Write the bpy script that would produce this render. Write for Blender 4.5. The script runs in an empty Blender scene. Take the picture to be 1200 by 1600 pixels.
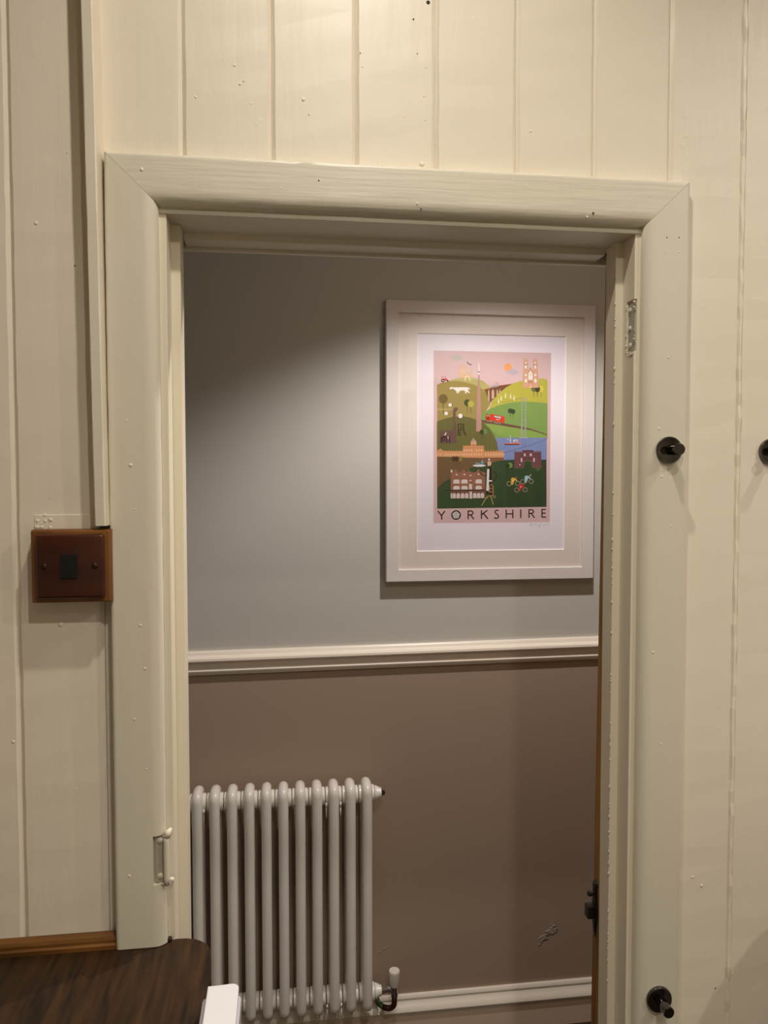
import bpy, bmesh, math, random
from math import sin, cos, pi, radians, sqrt, hypot
from mathutils import Vector, Matrix

random.seed(7)
SC = bpy.context.scene
COL = SC.collection

# ------------------------------------------------------------------ camera
F_PX = 1200.0
PITCH, YAW, ROLL = radians(2.42), radians(7.5), radians(-0.06)
cam_d = bpy.data.cameras.new('camera')
cam = bpy.data.objects.new('camera', cam_d); COL.objects.link(cam)
fw = Vector((sin(YAW)*cos(PITCH), cos(YAW)*cos(PITCH), -sin(PITCH)))
rt = Vector((cos(YAW), -sin(YAW), 0.0)); up = rt.cross(fw)
rt2 = rt*cos(ROLL) + up*sin(ROLL); up2 = -rt*sin(ROLL) + up*cos(ROLL)
cam.matrix_world = Matrix(((rt2.x, up2.x, -fw.x, 0.0), (rt2.y, up2.y, -fw.y, -1.1),
                           (rt2.z, up2.z, -fw.z, 1.62), (0, 0, 0, 1)))
cam_d.sensor_fit = 'VERTICAL'; cam_d.sensor_height = 36.0
cam_d.lens = 36.0*F_PX/1600.0
cam_d.clip_start = 0.02
SC.camera = cam

# ------------------------------------------------------------------ world, lamps, exposure
w = bpy.data.worlds.new('world'); SC.world = w; w.use_nodes = True
w.node_tree.nodes['Background'].inputs[0].default_value = (0.02, 0.02, 0.02, 1)
SC.view_settings.view_transform = 'Standard'; SC.view_settings.look = 'None'
SC.view_settings.exposure = 0.0; SC.view_settings.gamma = 1.0
SC.view_settings.use_curve_mapping = False

CEIL = 2.80           # bathroom ceiling
HCEIL = 2.48          # hall ceiling
def spot(name, loc, power, color, size=140, blend=1.0, radius=0.022, aim=None):
    d = bpy.data.lights.new(name, 'SPOT'); d.energy = power; d.color = color
    d.spot_size = radians(size); d.spot_blend = blend; d.shadow_soft_size = radius
    o = bpy.data.objects.new(name, d); COL.objects.link(o); o.location = loc
    if aim is not None:
        v = Vector(aim) - Vector(loc)
        o.rotation_euler = v.to_track_quat('-Z', 'Y').to_euler()
    return o
WARM = (1.0, 0.94, 0.845)
HALLC = (1.0, 0.93, 0.90)
spot('ceiling_downlight', (0.13, -0.54, CEIL-0.02), 31.5, WARM, 165)
spot('ceiling_downlight', (1.30, -0.48, CEIL-0.02), 22, WARM, 155)
spot('ceiling_downlight', (0.28, -1.32, CEIL-0.02), 46, WARM, 150)
spot('ceiling_downlight', (1.60, -1.32, CEIL-0.02), 46, WARM, 172)
spot('ceiling_downlight', (0.20, -2.15, CEIL-0.02), 20, WARM, 150)
spot('hall_spot', (0.60, 0.42, HCEIL-0.02), 54, HALLC, size=123, blend=0.5, radius=0.02)
spot('hall_spot', (-0.35, 0.45, HCEIL-0.02), 5, HALLC, size=84, blend=1.0, radius=0.05)  # added fill spot that lifts the radiator and left hall wall

# ------------------------------------------------------------------ materials
def s2l(c):
    return tuple((x/12.92 if x <= 0.04045 else ((x+0.055)/1.055)**2.4) for x in c)
def rgb(r, g, b): return s2l((r/255, g/255, b/255)) + (1.0,)

def mat(name, col, rough=0.5, metal=0.0, spec=0.5, coat=0.0, bump=0.0, bscale=(30, 30, 30), bdist=0.002,
        var=0.0, vscale=(2, 2, 2), dots=0.0, dscale=40.0):
    m = bpy.data.materials.new(name); m.use_nodes = True
    nt = m.node_tree; b = nt.nodes['Principled BSDF']
    b.inputs['Base Color'].default_value = col
    b.inputs['Roughness'].default_value = rough
    b.inputs['Metallic'].default_value = metal
    b.inputs['Specular IOR Level'].default_value = spec
    b.inputs['Coat Weight'].default_value = coat
    tc = nt.nodes.new('ShaderNodeTexCoord')
    h = None
    if bump:
        mp = nt.nodes.new('ShaderNodeMapping'); mp.inputs['Scale'].default_value = bscale
        nt.links.new(tc.outputs['Object'], mp.inputs['Vector'])
        n = nt.nodes.new('ShaderNodeTexNoise'); n.inputs['Scale'].default_value = 1.0; n.inputs['Detail'].default_value = 3
        nt.links.new(mp.outputs[0], n.inputs['Vector'])
        h = n.outputs['Fac']
    if dots:
        v = nt.nodes.new('ShaderNodeTexVoronoi'); v.inputs['Scale'].default_value = dscale
        nt.links.new(tc.outputs['Object'], v.inputs['Vector'])
        r = nt.nodes.new('ShaderNodeMapRange'); r.inputs[1].default_value = 0.0; r.inputs[2].default_value = 0.13
        r.inputs[3].default_value = dots; r.inputs[4].default_value = 0.0
        nt.links.new(v.outputs['Distance'], r.inputs[0])
        if h is not None:
            a = nt.nodes.new('ShaderNodeMath'); a.operation = 'ADD'
            nt.links.new(h, a.inputs[0]); nt.links.new(r.outputs[0], a.inputs[1]); h = a.outputs[0]
        else: h = r.outputs[0]
    if h is not None:
        bp = nt.nodes.new('ShaderNodeBump'); bp.inputs['Strength'].default_value = bump or 0.3
        bp.inputs['Distance'].default_value = bdist
        nt.links.new(h, bp.inputs['Height']); nt.links.new(bp.outputs[0], b.inputs['Normal'])
    if var:
        mp = nt.nodes.new('ShaderNodeMapping'); mp.inputs['Scale'].default_value = vscale
        nt.links.new(tc.outputs['Object'], mp.inputs['Vector'])
        n = nt.nodes.new('ShaderNodeTexNoise'); n.inputs['Detail'].default_value = 4; n.inputs['Scale'].default_value = 1.0
        nt.links.new(mp.outputs[0], n.inputs['Vector'])
        mx = nt.nodes.new('ShaderNodeMix'); mx.data_type = 'RGBA'
        mx.inputs[6].default_value = tuple(c*(1-var) for c in col[:3]) + (1,)
        mx.inputs[7].default_value = tuple(min(1, c*(1+var)) for c in col[:3]) + (1,)
        nt.links.new(n.outputs['Fac'], mx.inputs[0]); nt.links.new(mx.outputs[2], b.inputs['Base Color'])
    return m

def wood(name, c1, c2, rough=0.4, scale=(3, 40, 40), coat=0.0, bump=0.1, rot=0.0):
    m = bpy.data.materials.new(name); m.use_nodes = True
    nt = m.node_tree; b = nt.nodes['Principled BSDF']
    tc = nt.nodes.new('ShaderNodeTexCoord'); mp = nt.nodes.new('ShaderNodeMapping')
    mp.inputs['Scale'].default_value = scale; mp.inputs['Rotation'].default_value = (0, 0, rot); mp.vector_type = 'TEXTURE' if False else 'POINT'
    nt.links.new(tc.outputs['Object'], mp.inputs['Vector'])
    n = nt.nodes.new('ShaderNodeTexNoise'); n.inputs['Scale'].default_value = 1; n.inputs['Detail'].default_value = 6
    n.inputs['Distortion'].default_value = 0.4
    nt.links.new(mp.outputs[0], n.inputs['Vector'])
    cr = nt.nodes.new('ShaderNodeValToRGB')
    cr.color_ramp.elements[0].position = 0.32; cr.color_ramp.elements[0].color = c1
    cr.color_ramp.elements[1].position = 0.7; cr.color_ramp.elements[1].color = c2
    nt.links.new(n.outputs['Fac'], cr.inputs[0]); nt.links.new(cr.outputs[0], b.inputs['Base Color'])
    b.inputs['Roughness'].default_value = rough; b.inputs['Coat Weight'].default_value = coat; b.inputs['Specular IOR Level'].default_value = 0.3
    bp = nt.nodes.new('ShaderNodeBump'); bp.inputs['Strength'].default_value = bump; bp.inputs['Distance'].default_value = 0.001
    nt.links.new(n.outputs['Fac'], bp.inputs['Height']); nt.links.new(bp.outputs[0], b.inputs['Normal'])
    return m

M = {}
M['board'] = mat('cream_board_paint', rgb(234, 223, 203), 0.42, bump=0.35, bscale=(45, 45, 7), bdist=0.0022, dots=0.3, dscale=24)
M['trim'] = mat('stone_trim_paint', rgb(219, 211, 190), 0.42, bump=0.35, bscale=(60, 60, 6), bdist=0.0015, dots=0.3, dscale=24)
M['jamb'] = mat('cream_jamb_paint', rgb(229, 218, 194), 0.4, bump=0.35, bscale=(60, 60, 6), bdist=0.0015, dots=0.3, dscale=24)
M['trimh'] = mat('stone_trim_paint_brushed_across', rgb(219, 211, 190), 0.42, bump=0.42, bscale=(9, 60, 150), bdist=0.0015, dots=0.25, dscale=24)
M['hall_up'] = mat('grey_wall_paint', rgb(197, 194, 186), 0.6, bump=0.15, bscale=(9, 9, 9), bdist=0.004)
M['hall_low'] = mat('taupe_wall_paint', rgb(172, 151, 131), 0.6, bump=0.15, bscale=(9, 9, 9), bdist=0.004)
M['dado'] = mat('cream_rail_paint', rgb(245, 234, 217), 0.33)
M['skirt'] = mat('taupe_skirting_paint', rgb(226, 202, 178), 0.5)
M['room'] = mat('cream_wall_paint', rgb(214, 204, 187), 0.6)
M['ceil'] = mat('white_ceiling_paint', rgb(232, 226, 214), 0.7)
M['floor'] = wood('dark_floor_boards', rgb(44, 33, 25), rgb(70, 53, 40), 0.5, (2, 20, 20))
M['rad'] = mat('white_radiator_enamel', rgb(244, 238, 228), 0.28, spec=0.6)
M['chrome'] = mat('chrome', (0.62, 0.60, 0.58, 1), 0.06, metal=1.0)
M['blackchrome'] = mat('polished_dark_chrome', (0.13, 0.125, 0.12, 1), 0.08, metal=1.0)
M['cap'] = mat('white_plastic', rgb(232, 226, 215), 0.35)
M['copper'] = mat('tarnished_copper', rgb(92, 56, 36), 0.4, metal=0.8)
M['verdigris'] = mat('green_copper_end', rgb(62, 84, 60), 0.6)
M['dark'] = wood('dark_counter_wood', rgb(24, 13, 4), rgb(66, 42, 18), 0.5, (85, 9, 40), bump=0.15, rot=-0.45)
M['bead'] = wood('oak_bead', rgb(74, 46, 18), rgb(132, 88, 40), 0.4, (6, 60, 60))
M['pine'] = wood('bare_door_wood', rgb(118, 82, 36), rgb(190, 138, 70), 0.6, (40, 40, 3))
M['iron'] = mat('black_iron', rgb(44, 38, 34), 0.45, metal=0.6)
M['pattress'] = wood('light_oak_box', rgb(104, 64, 28), rgb(146, 94, 44), 0.4, (8, 40, 8), coat=0.3)
M['mahogany'] = wood('mahogany_plate', rgb(46, 16, 7), rgb(74, 30, 13), 0.32, (6, 40, 40), coat=0.5)
M['black'] = mat('black_plastic', rgb(14, 13, 13), 0.35)
M['bronze'] = mat('bronzed_screw', rgb(72, 50, 38), 0.35, metal=0.8)
M['frame'] = mat('white_frame_paint', rgb(219, 211, 207), 0.42)
M['mount'] = mat('off_white_mount_card', rgb(224, 214, 205), 0.8)
M['bevel'] = mat('white_card_bevel', rgb(246, 243, 238), 0.8)
M['paper'] = mat('print_paper', rgb(228, 221, 227), 0.75)
M['pencil'] = mat('pencil_grey', rgb(190, 182, 184), 0.8)
M['white'] = mat('white_gloss_plastic', rgb(226, 223, 224), 0.3)
M['clear'] = mat('pale_grey_plastic', rgb(180, 175, 178), 0.25)
M['filler'] = mat('pale_filler', rgb(158, 144, 132), 0.7, bump=0.5, bscale=(120, 120, 120), bdist=0.003)
M['primer'] = mat('grey_old_paint', rgb(176, 168, 152), 0.4, bump=0.6, bscale=(90, 90, 90), bdist=0.002)
M['oldwood'] = mat('bare_dark_wood', rgb(46, 32, 22), 0.8)

# printed artwork: one material, flat inks stored per face
m = bpy.data.materials.new('poster_inks'); m.use_nodes = True
at = m.node_tree.nodes.new('ShaderNodeVertexColor'); at.layer_name = 'ink'
b = m.node_tree.nodes['Principled BSDF']; b.inputs['Roughness'].default_value = 0.7
b.inputs['Specular IOR Level'].default_value = 0.2
m.node_tree.links.new(at.outputs[0], b.inputs['Base Color']); M['ink'] = m
# picture glass: clear, with a Fresnel mirror on top
m = bpy.data.materials.new('picture_glass'); m.use_nodes = True; nt = m.node_tree
nt.nodes.remove(nt.nodes['Principled BSDF']); out = nt.nodes['Material Output']
tr = nt.nodes.new('ShaderNodeBsdfTransparent'); gl = nt.nodes.new('ShaderNodeBsdfGlossy'); gl.inputs['Roughness'].default_value = 0.0
fr = nt.nodes.new('ShaderNodeFresnel'); fr.inputs['IOR'].default_value = 1.6
mx = nt.nodes.new('ShaderNodeMixShader')
ge = nt.nodes.new('ShaderNodeNewGeometry'); sb = nt.nodes.new('ShaderNodeMath'); sb.operation = 'SUBTRACT'; sb.inputs[0].default_value = 1.0
nt.links.new(ge.outputs['Backfacing'], sb.inputs[1]); ml = nt.nodes.new('ShaderNodeMath'); ml.operation = 'MULTIPLY'
nt.links.new(fr.outputs[0], ml.inputs[0]); nt.links.new(sb.outputs[0], ml.inputs[1])   # only the outer skin of the pane mirrors
nt.links.new(ml.outputs[0], mx.inputs[0]); nt.links.new(tr.outputs[0], mx.inputs[1]); nt.links.new(gl.outputs[0], mx.inputs[2])
nt.links.new(mx.outputs[0], out.inputs['Surface']); M['glass'] = m

# ------------------------------------------------------------------ helpers
def obj(name, bm, m, parent=None, smooth=False, mats=None):
    me = bpy.data.meshes.new(name)
    bmesh.ops.recalc_face_normals(bm, faces=bm.faces[:])
    bm.to_mesh(me); bm.free()
    for mm in (mats or [m]): me.materials.append(mm)
    if smooth:
        for p in me.polygons: p.use_smooth = True
    o = bpy.data.objects.new(name, me); COL.objects.link(o)
    if parent is not None: o.parent = parent
    if smooth == 'auto':
        me.shade_auto = True if hasattr(me, 'shade_auto') else None
    return o
def soft(o, ang=40):
    """smooth shading with sharp edges kept"""
    me = o.data
    bm = bmesh.new(); bm.from_mesh(me)
    for f in bm.faces: f.smooth = True
    for e in bm.edges:
        if len(e.link_faces) == 2 and e.calc_face_angle(0) > radians(ang): e.smooth = False
    bm.to_mesh(me); bm.free(); return o
def empty(name, loc=(0, 0, 0)):
    o = bpy.data.objects.new(name, None); COL.objects.link(o); o.location = loc
    o.empty_display_size = 0.05; return o
def tag(o, label, cat, group=None):
    o['label'] = label; o['category'] = cat
    if group: o['group'] = group
    return o
def struct(o, label=None, cat=None):
    o['kind'] = 'structure'
    if label: o['label'] = label
    if cat: o['category'] = cat
    return o

def add_box(bm, x0, x1, y0, y1, z0, z1, bev=0.0, seg=2):
    vs = [bm.verts.new((x, y, z)) for x in (x0, x1) for y in (y0, y1) for z in (z0, z1)]
    fs = [bm.faces.new([vs[i] for i in q]) for q in ((0, 1, 3, 2), (4, 6, 7, 5), (0, 4, 5, 1), (2, 3, 7, 6), (0, 2, 6, 4), (1, 5, 7, 3))]
    if bev:
        es = list({e for f in fs for e in f.edges})
        bmesh.ops.bevel(bm, geom=es, offset=bev, segments=seg, affect='EDGES', profile=0.5)
    return bm
def box(*a, **k): return add_box(bmesh.new(), *a, **k)

def add_sweep(bm, pts, r, seg=14, closed=False, caps=True, radii=None):
    pts = [Vector(p) for p in pts]; n = len(pts); rings = []
    def tang(i):
        a = pts[(i-1) % n] if (closed or i > 0) else pts[i]
        b_ = pts[(i+1) % n] if (closed or i < n-1) else pts[i]
        return (b_ - a).normalized()
    t0 = tang(0); ref = Vector((1, 0, 0)) if abs(t0.x) < 0.9 else Vector((0, 0, 1))
    u = (ref - t0*ref.dot(t0)).normalized()
    for i in range(n):
        t = tang(i); u = (u - t*u.dot(t)).normalized(); v = t.cross(u)
        rr = radii[i] if radii else r
        rings.append([bm.verts.new(pts[i] + (u*cos(2*pi*k/seg) + v*sin(2*pi*k/seg))*rr) for k in range(seg)])
    m_ = n if closed else n-1
    for i in range(m_):
        a, b_ = rings[i], rings[(i+1) % n]
        for k in range(seg):
            bm.faces.new((a[k], a[(k+1) % seg], b_[(k+1) % seg], b_[k]))
    if caps and not closed:
        bm.faces.new(rings[0][::-1]); bm.faces.new(rings[-1])
    return bm
def add_lathe(bm, prof, origin, axis, seg=24):
    """prof: (radius, distance along axis)"""
    ax = Vector(axis).normalized(); ref = Vector((0, 0, 1)) if abs(ax.z) < 0.9 else Vector((1, 0, 0))
    u = (ref - ax*ref.dot(ax)).normalized(); v = ax.cross(u); o = Vector(origin); rings = []
    for r, d in prof:
        if r < 1e-6: rings.append([bm.verts.new(o + ax*d)])
        else: rings.append([bm.verts.new(o + ax*d + (u*cos(2*pi*k/seg) + v*sin(2*pi*k/seg))*r) for k in range(seg)])
    for a, b_ in zip(rings, rings[1:]):
        for k in range(seg):
            k2 = (k+1) % seg
            if len(a) == 1 and len(b_) == 1: continue
            if len(a) == 1: bm.faces.new((a[0], b_[k2], b_[k]))
            elif len(b_) == 1: bm.faces.new((a[k], a[k2], b_[0]))
            else: bm.faces.new((a[k], a[k2], b_[k2], b_[k]))
    if len(rings[0]) > 1: bm.faces.new(rings[0][::-1])
    if len(rings[-1]) > 1: bm.faces.new(rings[-1])
    return bm
def add_prism(bm, prof, stations, jit=0.0, jverts=None):
    """prof: list of points (a, b); stations: list of functions (a, b) -> Vector, one per cross-section"""
    rings = []
    for s_ in stations:
        ring = []
        for i, (a, b_) in enumerate(prof):
            if jit and (jverts is None or i in jverts):
                a += random.uniform(-jit, jit); b_ += random.uniform(-jit, jit)*0.5
            ring.append(bm.verts.new(s_(a, b_)))
        rings.append(ring)
    n = len(prof)
    for r0, r1 in zip(rings, rings[1:]):
        for k in range(n):
            bm.faces.new((r0[k], r0[(k+1) % n], r1[(k+1) % n], r1[k]))
    bm.faces.new(rings[0][::-1]); bm.faces.new(rings[-1])
    return bm
def cut(o, boxes):
    """cut box-shaped recesses out of a mesh object"""
    bm = bmesh.new()
    for a in boxes: add_box(bm, *a)
    me = bpy.data.meshes.new('recess'); bmesh.ops.recalc_face_normals(bm, faces=bm.faces[:]); bm.to_mesh(me); bm.free()
    c = bpy.data.objects.new('recess', me); COL.objects.link(c)
    md = o.modifiers.new('recess', 'BOOLEAN'); md.operation = 'DIFFERENCE'; md.object = c; md.solver = 'EXACT'
    dg = bpy.context.evaluated_depsgraph_get(); dg.update()
    new = bpy.data.meshes.new_from_object(o.evaluated_get(dg))
    o.modifiers.clear(); o.data = new
    bpy.data.objects.remove(c)

# ------------------------------------------------------------------ room shell
FZ = -0.01
XL, XR, YR, YB = -1.7, 2.3, -2.8, 1.06
WT = 0.100            # partition thickness (boards at y = 0 .. 0.012 face the camera)
DL, DR, DH = -0.156, 0.5215, 1.984   # clear faces of the jambs and head
struct(obj('floor', box(XL, XR, YR, YB+0.1, FZ-0.05, FZ), M['floor']))
bm = box(XL, XR, YR, 0.10, CEIL, CEIL+0.05)
add_box(bm, XL, XR, 0.10, YB+0.1, HCEIL, HCEIL+0.05)
struct(obj('ceiling', bm, M['ceil']))
struct(obj('wall_left', box(XL-0.1, XL, YR-0.1, YB+0.2, FZ, CEIL), M['room']))
struct(obj('wall_right', box(XR, XR+0.1, YR-0.1, YB+0.2, FZ, CEIL), M['room']))
struct(obj('wall_rear', box(XL, XR, YR-0.1, YR, FZ, CEIL), M['room']))

# hall wall: grey above the dado rail, taupe below it
bm = box(XL, XR, YB, YB+0.1, FZ, 1.115)
add_box(bm, XL, XR, YB, YB+0.1, 1.115, CEIL)
wb = struct(obj('wall_back', bm, None, mats=[M['hall_low'], M['hall_up']]))
for p in wb.data.polygons: p.material_index = 1 if p.center.z > 1.115 else 0

# partition with the doorway
bm = bmesh.new()
JT = 0.020
add_box(bm, XL, DL-JT, 0.010, WT, FZ, CEIL)
add_box(bm, DR+JT, XR, 0.010, WT, FZ, CEIL)
add_box(bm, DL-JT, DR+JT, 0.010, WT, DH+JT, CEIL)
wf = struct(obj('wall_front', bm, None, mats=[M['board'], M['hall_up']]))
for p in wf.data.polygons: p.material_index = 1 if p.normal.y > 0.9 else 0

# painted boards, each one a piece
edges = [-0.475-0.117*k for k in range(10, 0, -1)] + [-0.475, -0.3605, -0.2475, -0.133, -0.012, 0.105, 0.2195, 0.339, 0.4565, 0.575, 0.6925, 0.811] + [0.811+0.117*k for k in range(1, 13)]
HEAD_TOP = 2.03
def board(x0, x1, z0):
    cw = 0.0052; d = 0.0048
    prof = [(x0+0.0001, 0.0098), (x0+0.0001, d), (x0+cw, 0.0), (x1-cw, 0.0), (x1-0.0001, d), (x1-0.0001, 0.0098)]
    n = max(4, int((CEIL-z0)/0.03))
    st = [(lambda a, b_, z=z0+(CEIL-z0)*i/n: Vector((a, b_, z))) for i in range(n+1)]
    bm = add_prism(bmesh.new(), prof, st, jit=0.0007, jverts=(2, 3))
    o = obj('board', bm, M['board'], wf); return o
for a, b_ in zip(edges, edges[1:]):
    if a < -2 or b_ > 2.4 or b_ < XL or a > XR: continue
    a = max(a, XL); b_ = min(b_, XR)
    if b_ <= DL-0.04+0.035 and b_ < -0.15: board(a, b_, FZ)
    elif a > DR+0.05: board(a, b_, FZ)
    else: board(a, b_, HEAD_TOP)

# lumpy filled joint right of the doorway
bm = bmesh.new(); rings = []
n = 150; z0, z1 = FZ, CEIL
for i in range(n+1):
    z = z0+(z1-z0)*i/n
    wv = 0.0042+random.uniform(-0.0012, 0.0016); c = 0.6925+random.uniform(-0.0008, 0.0008); h = 0.0012+random.random()**2*0.0022
    rings.append([bm.verts.new(p) for p in ((c-wv-0.0018, 0.0042, z), (c-wv*0.5, -h, z), (c+wv*0.5, -h*0.8, z), (c+wv+0.0018, 0.0042, z))])
for r0, r1 in zip(rings, rings[1:]):
    for k in range(3): bm.faces.new((r0[k], r0[k+1], r1[k+1], r1[k]))
obj('paint_bead', bm, M['board'], wf)
# ragged paint line where the boards meet the head of the door frame
bm = bmesh.new(); rings = []; n = 220
for i in range(n+1):
    x = -0.232+0.832*i/n; h = 0.0012+random.random()**3*(0.0045 if 0.03 < x < 0.24 else 0.002); t = 0.0012+random.random()**2*(0.0045 if 0.03 < x < 0.24 else 0.002)
    rings.append([bm.verts.new(p) for p in ((x, 0.001, 2.0575+t+0.0012), (x, -h, 2.0575+t), (x, -h*1.6, 2.0572), (x, 0.001, 2.0565))])
for r0, r1 in zip(rings, rings[1:]):
    for k in range(3): bm.faces.new((r0[k], r0[k+1], r1[k+1], r1[k]))
obj('paint_bead', bm, M['board'], wf)
# old paint step beside the switch
bm = box(-0.3365, -0.2505, -0.0012, 0.003, 1.545, 1.5725, bev=0.0006, seg=1)
obj('paint_patch', bm, M['board'], wf)
bm = bmesh.new()
for i in range(16):
    x, z = -0.3335+random.uniform(0, 0.02), 1.553+random.uniform(0, 0.019); r = random.uniform(0.0015, 0.004)
    bmesh.ops.create_icosphere(bm, subdivisions=1, radius=r, matrix=Matrix.Translation((x, -0.0008, z)) @ Matrix.Diagonal((1, 0.35, 1, 1)))
o = obj('paint_flakes', bm, M['board'], wf, smooth=True); o['kind'] = 'stuff'

# small lumps and filled nail heads in the paint (x, z, radius, plane)
lumps = [(-0.305, 1.421, 0.0042, 0), (-0.327, 1.965, 0.0028, 0), (-0.285, 2.06, 0.0015, 0), (-0.115, 2.144, 0.002, 0), (-0.062, 2.19, 0.0022, 0),
         (-0.055, 2.165, 0.0025, 0), (-0.05, 2.17, 0.0018, 0), (-0.04, 2.14, 0.0016, 0), (0.032, 2.15, 0.003, 0), (0.04, 2.13, 0.002, 0),
         (0.115, 2.20, 0.0016, 0), (0.205, 2.205, 0.0017, 0), (0.203, 2.165, 0.0012, 0), (0.175, 2.135, 0.0012, 0), (0.205, 2.132, 0.0013, 0),
         (0.20, 2.07, 0.005, 0), (0.14, 2.065, 0.003, 0), (0.125, 2.063, 0.0025, 0), (0.36, 2.125, 0.0025, 0), (0.60, 2.13, 0.0016, 0),
         (-0.37, 1.26, 0.003, 0), (-0.29, 1.19, 0.0018, 0), (-0.26, 1.16, 0.0013, 0), (0.63, 1.00, 0.003, 0), (0.645, 0.985, 0.003, 0), (0.70, 0.84, 0.0018, 0),
         (-0.205, 1.64, 0.003, -0.018), (-0.21, 1.70, 0.0017, -0.018), (-0.20, 1.58, 0.0016, -0.018), (-0.195, 1.42, 0.0025, -0.018), (-0.19, 1.36, 0.0022, -0.018),
         (-0.205, 1.29, 0.002, -0.018), (-0.215, 1.07, 0.0028, -0.018), (-0.19, 1.22, 0.002, -0.018), (0.56, 1.955, 0.0016, -0.018), (0.568, 1.8, 0.002, -0.018),
         (0.582, 1.955, 0.0016, -0.018), (0.55, 1.36, 0.0025, -0.018), (0.575, 1.55, 0.002, -0.018), (0.555, 1.695, 0.0025, -0.018), (0.56, 1.624, 0.0025, -0.018),
         (0.565, 1.22, 0.0018, -0.018), (-0.185, 2.036, 0.003, -0.018), (0.0, 2.02, 0.0015, -0.018), (0.19, 2.008, 0.002, -0.018), (0.44, 2.0, 0.0018, -0.018)]
bm = bmesh.new()
for x, z, r, y in lumps:
    bmesh.ops.create_icosphere(bm, subdivisions=2, radius=r*0.8, matrix=Matrix.Translation((x, y, z)) @ Matrix.Diagonal((1, 0.4, random.uniform(0.8, 1.3), 1)))
o = obj('paint_lumps', bm, M['board'], wf, smooth=True); o['kind'] = 'stuff'

bm = bmesh.new()
for x, z, r, y in [(0.2087, 2.2955, 0.0028, 0), (0.052, 2.0329, 0.0011, -0.018), (0.1956, 2.0001, 0.0013, -0.018), (0.4491, 2.0058, 0.0015, -0.018), (0.1876, 2.2707, 0.0012, 0),
                   (0.1119, 2.2186, 0.0009, 0), (0.1931, 2.2233, 0.0009, 0), (0.5627, 1.9755, 0.0010, -0.018), (0.5817, 1.9763, 0.0010, -0.018), (0.6713, 0.8182, 0.0011, 0), (-0.2775, 1.9102, 0.0010, 0)]:
    add_lathe(bm, [(r, 0.0), (r*0.9, 0.0004), (0, 0.0005)], (x, y, z), (0, -1, 0), 10)
o = obj('nail_holes', bm, M['oldwood'], wf); o['kind'] = 'stuff'
# ------------------------------------------------------------------ door frame
door = struct(empty('door_1', (0.18, 0.0, FZ)))
def kid(name, bm, m, parent=door, **k):
    bmesh.ops.translate(bm, verts=bm.verts[:], vec=-Vector(world_of(parent)))
    return obj(name, bm, m, parent, **k)
def world_of(p):
    v = Vector((0, 0, 0))
    while p is not None: v += p.location; p = p.parent
    return v
# architrave profile: u = distance out from the opening, d = projection in front of the boards
AW = 0.0685; TOPK = 0.966
prof = [(0.0, 0.002), (0.0, -0.004)] + [(0.019*(1-cos(t)), -0.004-0.014*sin(t)) for t in [pi/2*k/8 for k in range(1, 9)]] + [(0.0215, -0.0181), (0.04, -0.018), (AW-0.005, -0.0181), (AW-0.002, -0.018), (AW, -0.016), (AW, 0.002)]
IN_L, IN_R, IN_T = -0.1655, 0.5300, 1.9920
nv = 44
st = [(lambda u, d, i=i: Vector((IN_L-u, d, (0.966+(IN_T-0.966)*i/nv) if i < nv else IN_T+u*TOPK))) for i in range(nv+1)]
st[0] = lambda u, d: Vector((IN_L-u, d, 0.966))
arL = soft(kid('architrave', add_prism(bmesh.new(), prof, st, jit=0.00035), M['trim']), 50)
st = [(lambda u, d, i=i: Vector((IN_R+u, d, (FZ+(IN_T-FZ)*i/60) if i < 60 else IN_T+u*TOPK))) for i in range(61)]
arR = soft(kid('architrave', add_prism(bmesh.new(), prof, st, jit=0.00035), M['trim']), 50)
def hst(i, n=40):
    def f(u, d):
        a = IN_L-u+0.0004; b_ = IN_R+u-0.0004
        return Vector((a+(b_-a)*i/n, d, IN_T+u*TOPK))
    return f
arT = soft(kid('architrave', add_prism(bmesh.new(), prof, [hst(i) for i in range(41)], jit=0.0004), M['trimh']), 50)
# linings and stops
jL = kid('jamb', box(DL-JT, DL, -0.0015, WT, FZ, DH, bev=0.0012), M['jamb'])
jR = kid('jamb', box(DR, DR+JT, -0.0015, WT, FZ, DH, bev=0.0012), M['jamb'])
jT = kid('head_jamb', box(DL-JT, DR+JT, -0.0030, WT, DH, DH+JT, bev=0.0006), M['trimh'])
kid('door_stop', box(DL-0.001, DL+0.0130, 0.040, 0.076, FZ, DH, bev=0.0012), M['jamb'])
kid('door_stop', box(DR-0.0122, DR+0.001, 0.038, 0.074, FZ, DH, bev=0.0012), M['jamb'])
kid('door_stop', box(DL+0.0130, DR-0.0122, 0.078, 0.117, DH-0.0090, DH+0.001, bev=0.0008), M['trimh'])
kid('head_batten', box(DL-0.02, DR+0.03, 0.1185, 0.128, DH-0.0130, DH+0.012, bev=0.0006, seg=1), M['trimh'])
kid('head_batten', box(DL-0.02, DR+0.03, WT, 0.1185, DH+0.004, DH+0.012), M['oldwood'])

kid('wood_chip', box(-0.1665, -0.1600, -0.0080, -0.0015, 0.9655, 0.9715, bev=0.0015, seg=1), M['oldwood'])
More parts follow.
